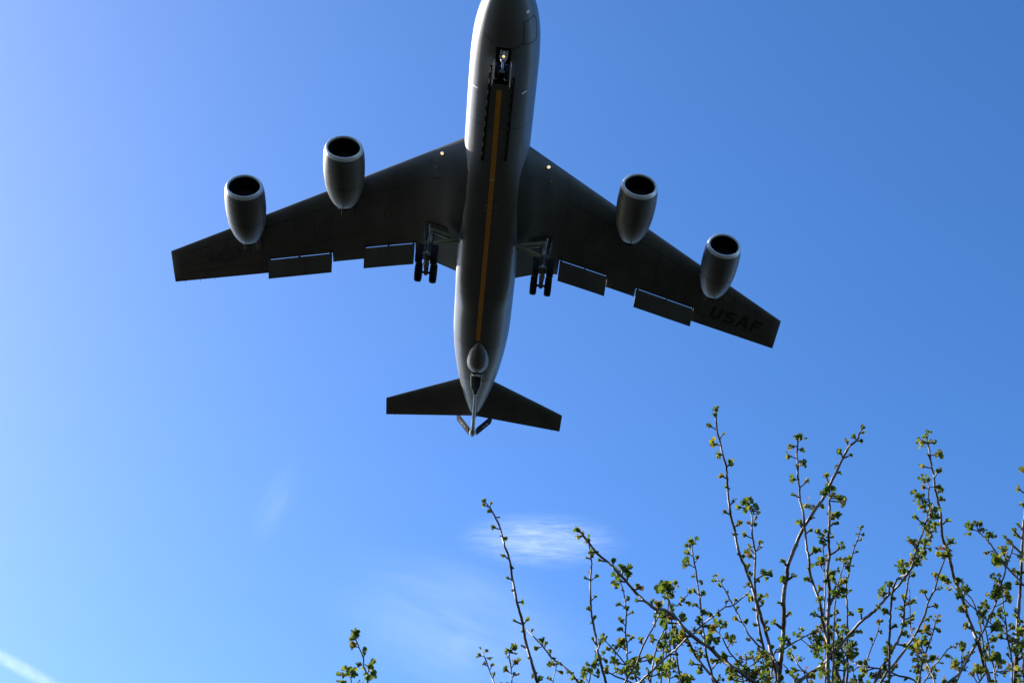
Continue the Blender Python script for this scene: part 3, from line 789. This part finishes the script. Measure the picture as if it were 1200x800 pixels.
# (points base first, width px, clusters, density of extra buds)
BR = [
 ([(634,815),(630,800),(622,772),(616,751),(612,727),(606,706),(603,690),(600,675),(597,655),(592,642),(588,625),(583,611),(577,600),(574,594)],3.9,
  [(568,588,2),(566,592,1),(575,592,1),(571,600,1),(583,606,1),(577,618,1),(589,627,1),(590,651,1),(602,663,1),(594,677,1),(600,692,1),(609,706,1),(600,726,1),(612,757,1),(620,771,1),(629,788,1)],0),
 ([(690,818),(678,800),(668,787),(660,780),(648,771),(636,757),(625,745),(618,738)],3.0,
  [(616,737,1),(623,739,1),(636,754,2),(641,753,1),(629,760,1),(645,763,1),(649,769,1),(647,778,2),(658,778,1),(668,788,1),(674,797,2)],.6),
 ([(646,818),(648,798),(652,780)],2.2,[(653,778,1),(647,779,2),(656,788,1),(643,795,2)],.6),
 ([(584,815),(577,796),(572,781),(568,770),(564,761)],2.4,[(563,759,1),(569,763,1),(562,768,2),(571,771,1),(577,778,1),(567,778,1),(579,790,1)],0),
 ([(601,815),(600,800),(599,783),(597,770),(597,762)],2.6,[(596,762,3),(604,758,2),(604,776,2),(593,786,2),(603,791,2)],0),
 ([(715,818),(710,800),(705,780),(701,765),(697,740),(693,717),(692,700),(692,680),(693,660),(692,645),(690,638)],3.4,
  [(690,652,1),(697,648,1),(687,653,1),(690,671,1),(698,676,1),(689,679,1),(699,698,1),(688,712,1),(698,724,1),(693,730,1),(694,748,1),(704,754,1),(698,763,1)],0),
 ([(900,825),(872,790),(861,783),(845,771),(832,759),(817,749),(801,735),(790,722),(778,714),(768,713),(755,703),(745,694),(735,682),(722,668),(712,658),(700,648),(691,637),(684,628)],5.0,
  [(679,622,2),(676,630,1),(684,623,1),(691,634,2),(697,645,1),(700,656,1),(719,656,1),(730,672,3),(727,681,3),(736,674,2),(746,690,2),(746,704,1),(765,703,1),(800,745,2),(818,752,1),(850,770,2),(835,775,1),(876,785,2),(810,742,1),(770,712,2),(778,722,2)],.5),
 ([(856,825),(842,803),(837,795),(820,775),(813,763),(804,745),(797,730),(788,716),(784,704),(781,698)],4.2,
  [(776,692,3),(784,694,3),(778,703,3),(780,699,3),(774,716,2),(783,719,3),(778,730,2),(786,730,3),(793,742,2),(817,765,3),(812,778,2),(822,782,2),(806,757,1),(820,770,2),(840,798,2)],.8),
 ([(786,722),(793,710),(800,703),(806,696)],2.6,[(807,694,2),(801,701,2),(797,707,1),(804,706,2)],0),
 ([(783,705),(786,697),(790,688),(792,683)],2.2,[(792,682,2),(783,688,1),(788,692,1)],0),
 ([(752,820),(745,795),(738,780),(735,771),(735,756),(733,741),(734,717),(732,700),(730,690),(727,682)],2.6,
  [(731,693,1),(737,701,1),(726,709,2),(735,714,2),(739,719,1),(730,730,2),(728,738,2),(735,745,1),(740,749,2),(726,757,2),(732,760,2),(738,764,1),(722,776,3),(740,780,3),(746,784,2)],.4),
 ([(724,820),(732,800),(740,786),(747,775),(752,760),(759,746),(766,734),(772,720),(776,708)],3.2,[(767,721,1),(750,750,2),(766,733,1),(756,770,1),(760,774,2)],.3),
 ([(761,820),(762,800),(764,785),(768,765),(772,750),(778,738),(782,732)],3.0,[(768,750,2),(777,748,3),(774,757,3),(780,762,2),(786,752,2),(770,778,2)],1.0),
 ([(784,830),(784,800),(785,780),(786,765),(784,750),(785,735)],2.6,[(788,770,3),(782,756,2),(790,782,3),(780,790,2),(793,792,3),(800,796,3)],1.0),
 ([(742,818),(752,797),(764,786),(780,770),(790,762),(803,749),(813,741),(824,731),(838,720),(850,711),(859,709),(872,698),(879,692)],2.9,[(833,719,1),(841,717,1),(850,707,1),(862,701,1),(876,697,1),(818,731,2),(828,734,1)],.35),
 ([(762,820),(751,798),(741,786),(730,774),(720,762),(713,754)],3.0,[(710,751,3),(714,760,2),(718,764,1),(728,756,3),(722,757,2),(724,777,2),(742,777,3),(746,786,3),(736,790,2)],.7),
 ([(760,830),(745,804),(735,797),(720,791),(708,783),(704,776)],2.8,[(704,774,3),(698,778,3),(690,780,3),(686,786,3),(714,789,2),(720,788,2),(735,795,2)],.8),
 ([(676,822),(690,800),(692,786),(698,780)],2.6,[(686,795,3),(694,790,2),(680,800,2)],.6),
 ([(842,822),(836,799),(833,785),(828,767),(826,753),(824,738),(822,722),(820,702),(818,689),(817,679),(815,665),(812,651),(811,640)],3.0,
  [(810,634,2),(811,641,3),(804,639,1),(806,649,2),(808,662,2),(816,655,1),(818,653,1),(815,675,1),(819,681,1),(813,692,1),(824,695,2),(816,710,2),(825,719,2),(819,731,1),(827,734,1),(821,743,2),(840,777,2)],0),
 ([(915,820),(911,797),(909,786),(904,766),(900,749),(893,727),(889,711),(884,697),(879,680),(872,662),(867,650),(863,635),(861,621),(857,607),(855,596),(853,577),(852,561),(851,548),(847,533),(844,519),(841,507),(839,494),(839,486)],4.0,
  [(839,483,2),(838,488,2),(833,500,2),(848,508,1),(838,520,2),(844,534,2),(856,544,2),(845,558,2),(851,571,1),(861,587,2),(849,600,1),(865,615,2),(861,627,1),(866,650,1),(877,664,2),(878,672,1),(876,686,2),(898,730,2),(899,737,2)],0),
 ([(906,822),(900,786),(896,764),(890,738),(887,713),(886,700),(884,679),(885,662),(885,646),(883,635),(881,621),(881,605),(879,594)],3.6,
  [(878,592,3),(882,598,3),(876,597,2),(868,595,2),(886,606,1),(877,612,1),(884,614,1),(872,627,2),(891,637,2),(893,641,1),(881,646,3),(880,652,2),(894,675,3),(889,680,1),(891,700,3),(885,705,3),(882,714,1),(893,709,2),(886,733,1)],0),
 ([(912,790),(899,764),(888,755),(878,744),(872,733),(863,716),(857,705),(849,690),(840,677)],2.7,[(839,675,2),(838,681,1),(848,680,1),(844,687,1),(853,694,1),(865,711,1),(862,725,1),(872,729,1),(878,749,1),(889,757,1)],0),
 ([(878,800),(864,775),(856,765),(849,752),(843,741)],3.0,[(845,735,3),(838,738,3),(835,748,3),(831,752,2),(853,747,2),(856,753,3),(850,768,2),(843,748,2)],.5),
 # dense leafy knot
 ([(878,830),(872,805),(870,790),(874,776),(873,768)],3.6,[(868,772,3),(874,770,3),(864,780,3),(880,772,3),(886,776,3),(872,783,3),(862,790,3),(880,786,3),(890,786,3),(868,793,3),(877,796,3),(890,796,3),(858,796,2),(893,770,2)],1.2),
 ([(898,830),(892,805),(893,790),(895,775)],3.2,[(896,772,2),(891,768,3),(899,781,3),(888,790,3),(902,795,3),(884,797,3)],1.2),
 ([(911,822),(912,800),(915,772),(917,756),(918,737),(919,720),(918,704),(919,690),(922,675),(923,663),(927,653),(934,635),(941,619),(948,608),(957,594),(964,585),(972,568),(978,557),(985,542),(992,528),(996,522),(1004,516),(1007,508)],5.4,
  [(1009,504,2),(1012,507,1),(1007,517,1),(992,517,2),(999,512,1),(985,532,2),(996,534,1),(979,547,1),(985,554,1),(968,560,2),(970,574,3),(966,580,2),(957,594,2),(962,593,2),(954,607,1),(936,612,2),(934,639,2),(917,658,2),(929,676,2),(917,681,2),(926,718,1),(909,731,2),(912,706,1)],0),
 ([(990,830),(975,770),(967,742),(964,727),(962,711),(959,700),(953,683),(949,670),(948,655),(945,641),(944,628),(943,617),(941,600),(937,583),(937,571),(935,559),(935,545),(934,531),(935,519)],3.9,
  [(934,514,2),(937,516,2),(928,524,2),(942,527,2),(926,535,2),(938,545,2),(934,549,1),(929,562,2),(944,566,2),(930,580,1),(942,592,3),(937,611,1),(950,621,1),(953,648,2),(947,667,1),(946,680,2),(962,690,2),(961,705,2)],0),
 ([(972,825),(971,800),(970,786),(970,763),(971,752),(970,731),(971,711),(972,690),(970,675),(970,667),(972,650),(971,634),(972,617),(972,604),(972,592),(972,584)],5.2,
  [(972,577,3),(975,581,2),(980,584,2),(983,588,2),(976,606,2),(973,611,3),(978,614,2),(971,625,3),(960,624,2),(963,630,2),(975,630,1),(983,644,3),(975,672,2),(967,680,2),(976,676,2),(980,688,3),(983,696,3),(976,702,3),(972,785,3),(968,795,2)],.5),
 ([(967,800),(968,760),(966,720),(967,690),(966,665),(965,642)],2.4,[(965,640,2),(962,646,1),(969,652,2),(962,664,3),(968,660,2),(961,700,2),(962,716,2),(964,730,1)],.7),
 ([(976,790),(978,720),(981,690),(986,672),(989,657)],2.4,[(986,657,2),(990,661,2),(982,668,2),(992,665,2),(976,677,2),(988,682,2),(981,716,1)],.2),
 ([(991,822),(993,790),(993,753),(994,742),(993,731),(993,715),(992,700),(992,684),(995,670),(997,656),(1000,645),(1005,631),(1008,623)],3.0,
  [(1008,621,2),(1002,625,1),(1012,627,1),(1010,632,1),(1000,639,1),(1005,646,1),(996,656,2),(999,663,1),(996,692,1),(989,698,1)],0),
 ([(900,838),(934,800),(945,792),(959,782),(972,771),(986,755),(994,745),(1010,727),(1025,715),(1034,705),(1040,698),(1050,689),(1060,677),(1069,665),(1076,654),(1081,642),(1089,630),(1093,622)],4.4,
  [(1094,620,3),(1090,624,2),(1097,622,1),(1083,639,3),(1080,648,3),(1078,655,2),(1085,635,2),(1070,662,3),(1058,665,3),(1060,673,2),(1041,688,3),(1034,698,3),(1030,714,2),(1008,716,2),(1005,740,1),(962,776,1),(950,793,2),(1068,655,2),(1074,648,3)],.3),
 ([(1045,700),(1064,671),(1071,655),(1074,643),(1080,628),(1085,611),(1088,601),(1089,590),(1088,580),(1089,570)],3.0,
  [(1087,566,3),(1084,572,2),(1078,583,3),(1082,588,3),(1087,592,3),(1092,598,3),(1089,606,3),(1074,608,2),(1078,612,1),(1092,604,2),(1097,607,2),(1065,634,2),(1069,637,2),(1075,636,2),(1083,620,3),(1088,616,2),(1098,571,1)],.5),
 ([(1168,830),(1160,799),(1156,786),(1151,770),(1146,752),(1140,737),(1133,719),(1132,714),(1128,702),(1122,687),(1117,674),(1115,664),(1110,648),(1107,638),(1104,627),(1103,612),(1102,600),(1100,592),(1098,582),(1095,569),(1095,559),(1092,548),(1091,540),(1089,527),(1087,518)],4.4,
  [(1086,513,3),(1081,518,3),(1087,519,3),(1095,518,2),(1087,531,1),(1093,534,2),(1081,547,2),(1099,553,2),(1100,577,2),(1103,585,2),(1110,610,1),(1112,637,3),(1112,648,2),(1114,652,3),(1124,682,2),(1131,695,3),(1123,696,1),(1126,713,2),(1125,717,1)],0),
 ([(1022,830),(1038,789),(1048,778),(1058,764),(1069,749),(1076,737),(1084,719),(1088,704),(1095,691),(1100,674),(1105,660),(1109,648)],3.8,[(1102,648,2),(1096,676,2),(1102,690,2),(1083,696,2),(1094,710,2),(1086,726,1),(1077,740,1),(1049,783,2)],.3),
 ([(1016,830),(1030,789),(1038,775),(1047,759),(1055,744),(1059,726),(1060,706),(1063,690),(1065,676),(1070,660)],4.0,
  [(1057,697,1),(1056,714,2),(1055,720,2),(1064,708,2),(1070,706,2),(1070,722,2),(1071,725,1),(1056,735,2),(1061,742,2),(1057,756,2),(1043,758,1),(1040,768,3),(1045,766,2),(1036,780,2)],.4),
 ([(1074,760),(1068,741),(1067,723),(1066,700),(1066,690)],1.8,[(1069,730,1),(1064,745,1),(1071,737,1)],.4),
 ([(1004,820),(1012,785),(1018,767),(1022,756),(1027,745),(1030,735)],2.5,[(1030,732,2),(1033,741,1),(1021,749,1),(1016,772,2)],0),
 ([(1070,830),(1077,794),(1082,772),(1088,755),(1093,741),(1096,729)],3.2,[(1097,726,3),(1096,735,2),(1100,739,1),(1087,736,2),(1093,747,3),(1085,757,3),(1079,758,3),(1081,765,2),(1080,779,3),(1076,788,3),(1090,773,2)],.8),
 ([(1098,820),(1091,786),(1082,770),(1075,757),(1071,750)],3.0,[(1072,752,2),(1086,775,2),(1078,766,3),(1094,790,3)],.6),
 ([(1080,820),(1091,785),(1102,772),(1110,761),(1118,757),(1124,757)],2.5,[(1124,753,2),(1127,756,2),(1121,752,1),(1118,758,1),(1108,768,1),(1098,773,2),(1104,777,1),(1113,757,1)],.5),
 ([(1108,830),(1117,805),(1125,790),(1127,778),(1127,768)],3.2,[(1127,764,2),(1129,771,3),(1131,777,3),(1124,776,3),(1122,783,3),(1130,784,2),(1136,774,1)],.6),
 ([(1092,828),(1112,799),(1124,789),(1135,770),(1144,754),(1151,741),(1159,724),(1167,706),(1176,676),(1180,661),(1186,645),(1187,640)],3.4,
  [(1167,692,3),(1168,683,3),(1165,698,3),(1172,690,3),(1179,689,2),(1180,697,1),(1181,703,2),(1164,700,2),(1186,639,2),(1181,655,2),(1176,650,3),(1190,650,3),(1176,663,3),(1169,657,2),(1144,748,2),(1140,766,1)],.3),
 ([(1225,712),(1199,685),(1195,680),(1187,672),(1180,664),(1170,651),(1164,642),(1158,634),(1152,628),(1146,622)],3.4,[(1141,621,3),(1145,614,2),(1150,615,2),(1148,622,2),(1158,629,2),(1159,634,3),(1158,647,2),(1165,648,1),(1170,660,2),(1183,670,2),(1193,672,2),(1190,684,1)],.4),
 ([(1188,828),(1190,788),(1192,756),(1193,725),(1195,698),(1196,680),(1197,658),(1199,622),(1201,600),(1203,575),(1203,556)],5.0,[(1194,574,2),(1200,554,2),(1193,615,2),(1188,622,2),(1192,628,2),(1178,630,2),(1184,637,2),(1199,650,1),(1188,714,1),(1190,722,1),(1196,728,2),(1188,760,3),(1185,762,2),(1198,770,2)],.3),
 ([(1186,828),(1186,799),(1185,768),(1181,750),(1179,731),(1176,712),(1175,700),(1173,684)],2.9,[(1172,716,2),(1173,724,3),(1185,737,2),(1177,733,2),(1174,748,2),(1187,755,3),(1181,768,1)],.3),
 ([(1172,828),(1167,799),(1165,785),(1160,766),(1158,751),(1154,735),(1152,724)],2.9,[(1152,722,3),(1151,730,2),(1164,739,2),(1162,751,2),(1164,773,3),(1168,775,3),(1158,772,2),(1171,781,2)],.2),
 ([(1215,770),(1190,751),(1177,741),(1160,729),(1146,717),(1138,709),(1130,701)],2.8,[(1129,700,2),(1150,712,3),(1156,712,2),(1135,711,1),(1170,738,1),(1183,747,1)],.3),
 ([(1146,720),(1120,691),(1112,685),(1107,679),(1101,677)],2.2,[(1110,682,3),(1107,679,2),(1114,690,1)],0),
 ([(905,775),(920,759),(931,752),(942,746),(952,741)],2.8,[(923,749,2),(929,757,1),(940,745,3),(948,743,3),(954,744,3),(958,738,3),(950,752,3),(957,754,3),(963,748,3),(953,760,3),(966,740,3)],.5),
 ([(1080,810),(1050,790),(1032,783),(1014,781),(1000,776),(990,765),(984,755)],2.8,[(1000,772,3),(992,764,3),(988,757,3),(1006,778,2),(1014,776,2),(1018,785,3),(1032,790,3),(1045,792,2),(1024,792,2)],.8),
 ([(990,830),(988,800),(990,780),(986,760),(982,745),(978,738)],4.2,[(978,736,3),(984,740,3),(988,745,3),(976,750,3),(982,758,3),(988,764,3),(994,770,3),(985,775,3),(992,784,3),(996,745,2),(978,770,2),(983,785,2),(999,758,3)],1.0),
 ([(950,830),(934,798),(924,785),(918,778)],2.8,[(925,787,1),(938,798,2)],.4),
 ([(950,820),(944,792),(935,778),(929,770),(926,764)],2.2,[(927,766,2),(929,770,2),(938,772,2),(935,786,2),(943,787,2),(952,791,1)],.2),
 ([(1040,830),(1012,800),(1003,795),(1000,786),(1008,780)],2.6,[(1004,796,3),(1010,792,2),(1000,800,3)],.6),
 ([(1140,822),(1152,792),(1160,788),(1180,786),(1196,782)],2.8,[(1148,789,3),(1143,784,3),(1152,787,2),(1140,792,2),(1180,782,3),(1176,790,2),(1190,785,2)],.6),
 ([(1206,828),(1200,795),(1199,775),(1203,755)],3.0,[(1197,792,3),(1199,780,3),(1194,798,2),(1198,745,3)],.6),
]
BR2 = [
 ([(433,822),(431,799),(430,789),(426,781),(426,771),(421,759),(417,750)],2.8,[(415,744,3),(413,749,2),(418,748,2),(418,758,2),(428,765,2),(421,778,2),(433,785,3),(431,796,3)],0),
 ([(414,822),(412,803),(411,794)],2.6,[(407,791,3),(412,790,3),(414,792,2),(401,799,2),(405,800,2),(420,801,2)],0),
]
def shrub(name, base, top_z, branches, groups, label, d0):
    root = empty(name, (base[0], base[1], 0))
    class P: pass
    fork = Vector((base[0], base[1], top_z))
    t = MB()
    t.tube([Vector((base[0], base[1], -.06)), Vector((base[0] + .01, base[1], .12)), Vector((base[0] - .01, base[1] + .01, top_z * .6)), fork], [.06, .045, .038, .034], 14)
    o = t.build('trunk', BARK); o.parent = root; o.matrix_parent_inverse = Matrix.Translation((-base[0], -base[1], 0))
    # limbs: one per group of branches
    us = sorted(range(len(branches)), key=lambda k: branches[k][0][0][0])
    per = math.ceil(len(us) / groups)
    for gi in range(groups):
        ids = us[gi * per:(gi + 1) * per]
        if not ids: continue
        mu = sum(branches[k][0][0][0] for k in ids) / len(ids)
        end = unproject(mu, 980, d0) + Vector((0, random.uniform(-.05, .05), -.12))
        b_ = MB(); m_ = fork.lerp(end, .5) + Vector((0, 0, -.06))
        pts = [Vector(q) for q in catmull([fork - Vector((0, 0, .05)), m_, end], .03)]
        b_.tube(pts, [.030 + (.014 - .030) * i / (len(pts) - 1) for i in range(len(pts))], 10)
        o = b_.build('limb', BARK); o.parent = root; o.matrix_parent_inverse = Matrix.Translation((-base[0], -base[1], 0))
        for k in ids:
            pts, wp, cl, au = branches[k]
            br = make_branch(None, end, pts, wp, d0 + random.uniform(-.38, .42), random.uniform(-.18, .18), cl, au)
            br.parent = root; br.matrix_parent_inverse = Matrix.Translation((-base[0], -base[1], 0))
    tag(root, label, 'shrub')
shrub('hawthorn_shrub', (.12, 3.15), 1.15, BR, 9, 'large hawthorn shrub of many long twigs in green bud, filling the lower right', 3.35)
shrub('hawthorn_shrub', (-.9, 3.2), 1.3, BR2, 1, 'small hawthorn shrub showing only two budding tips, left of the big one', 3.3)
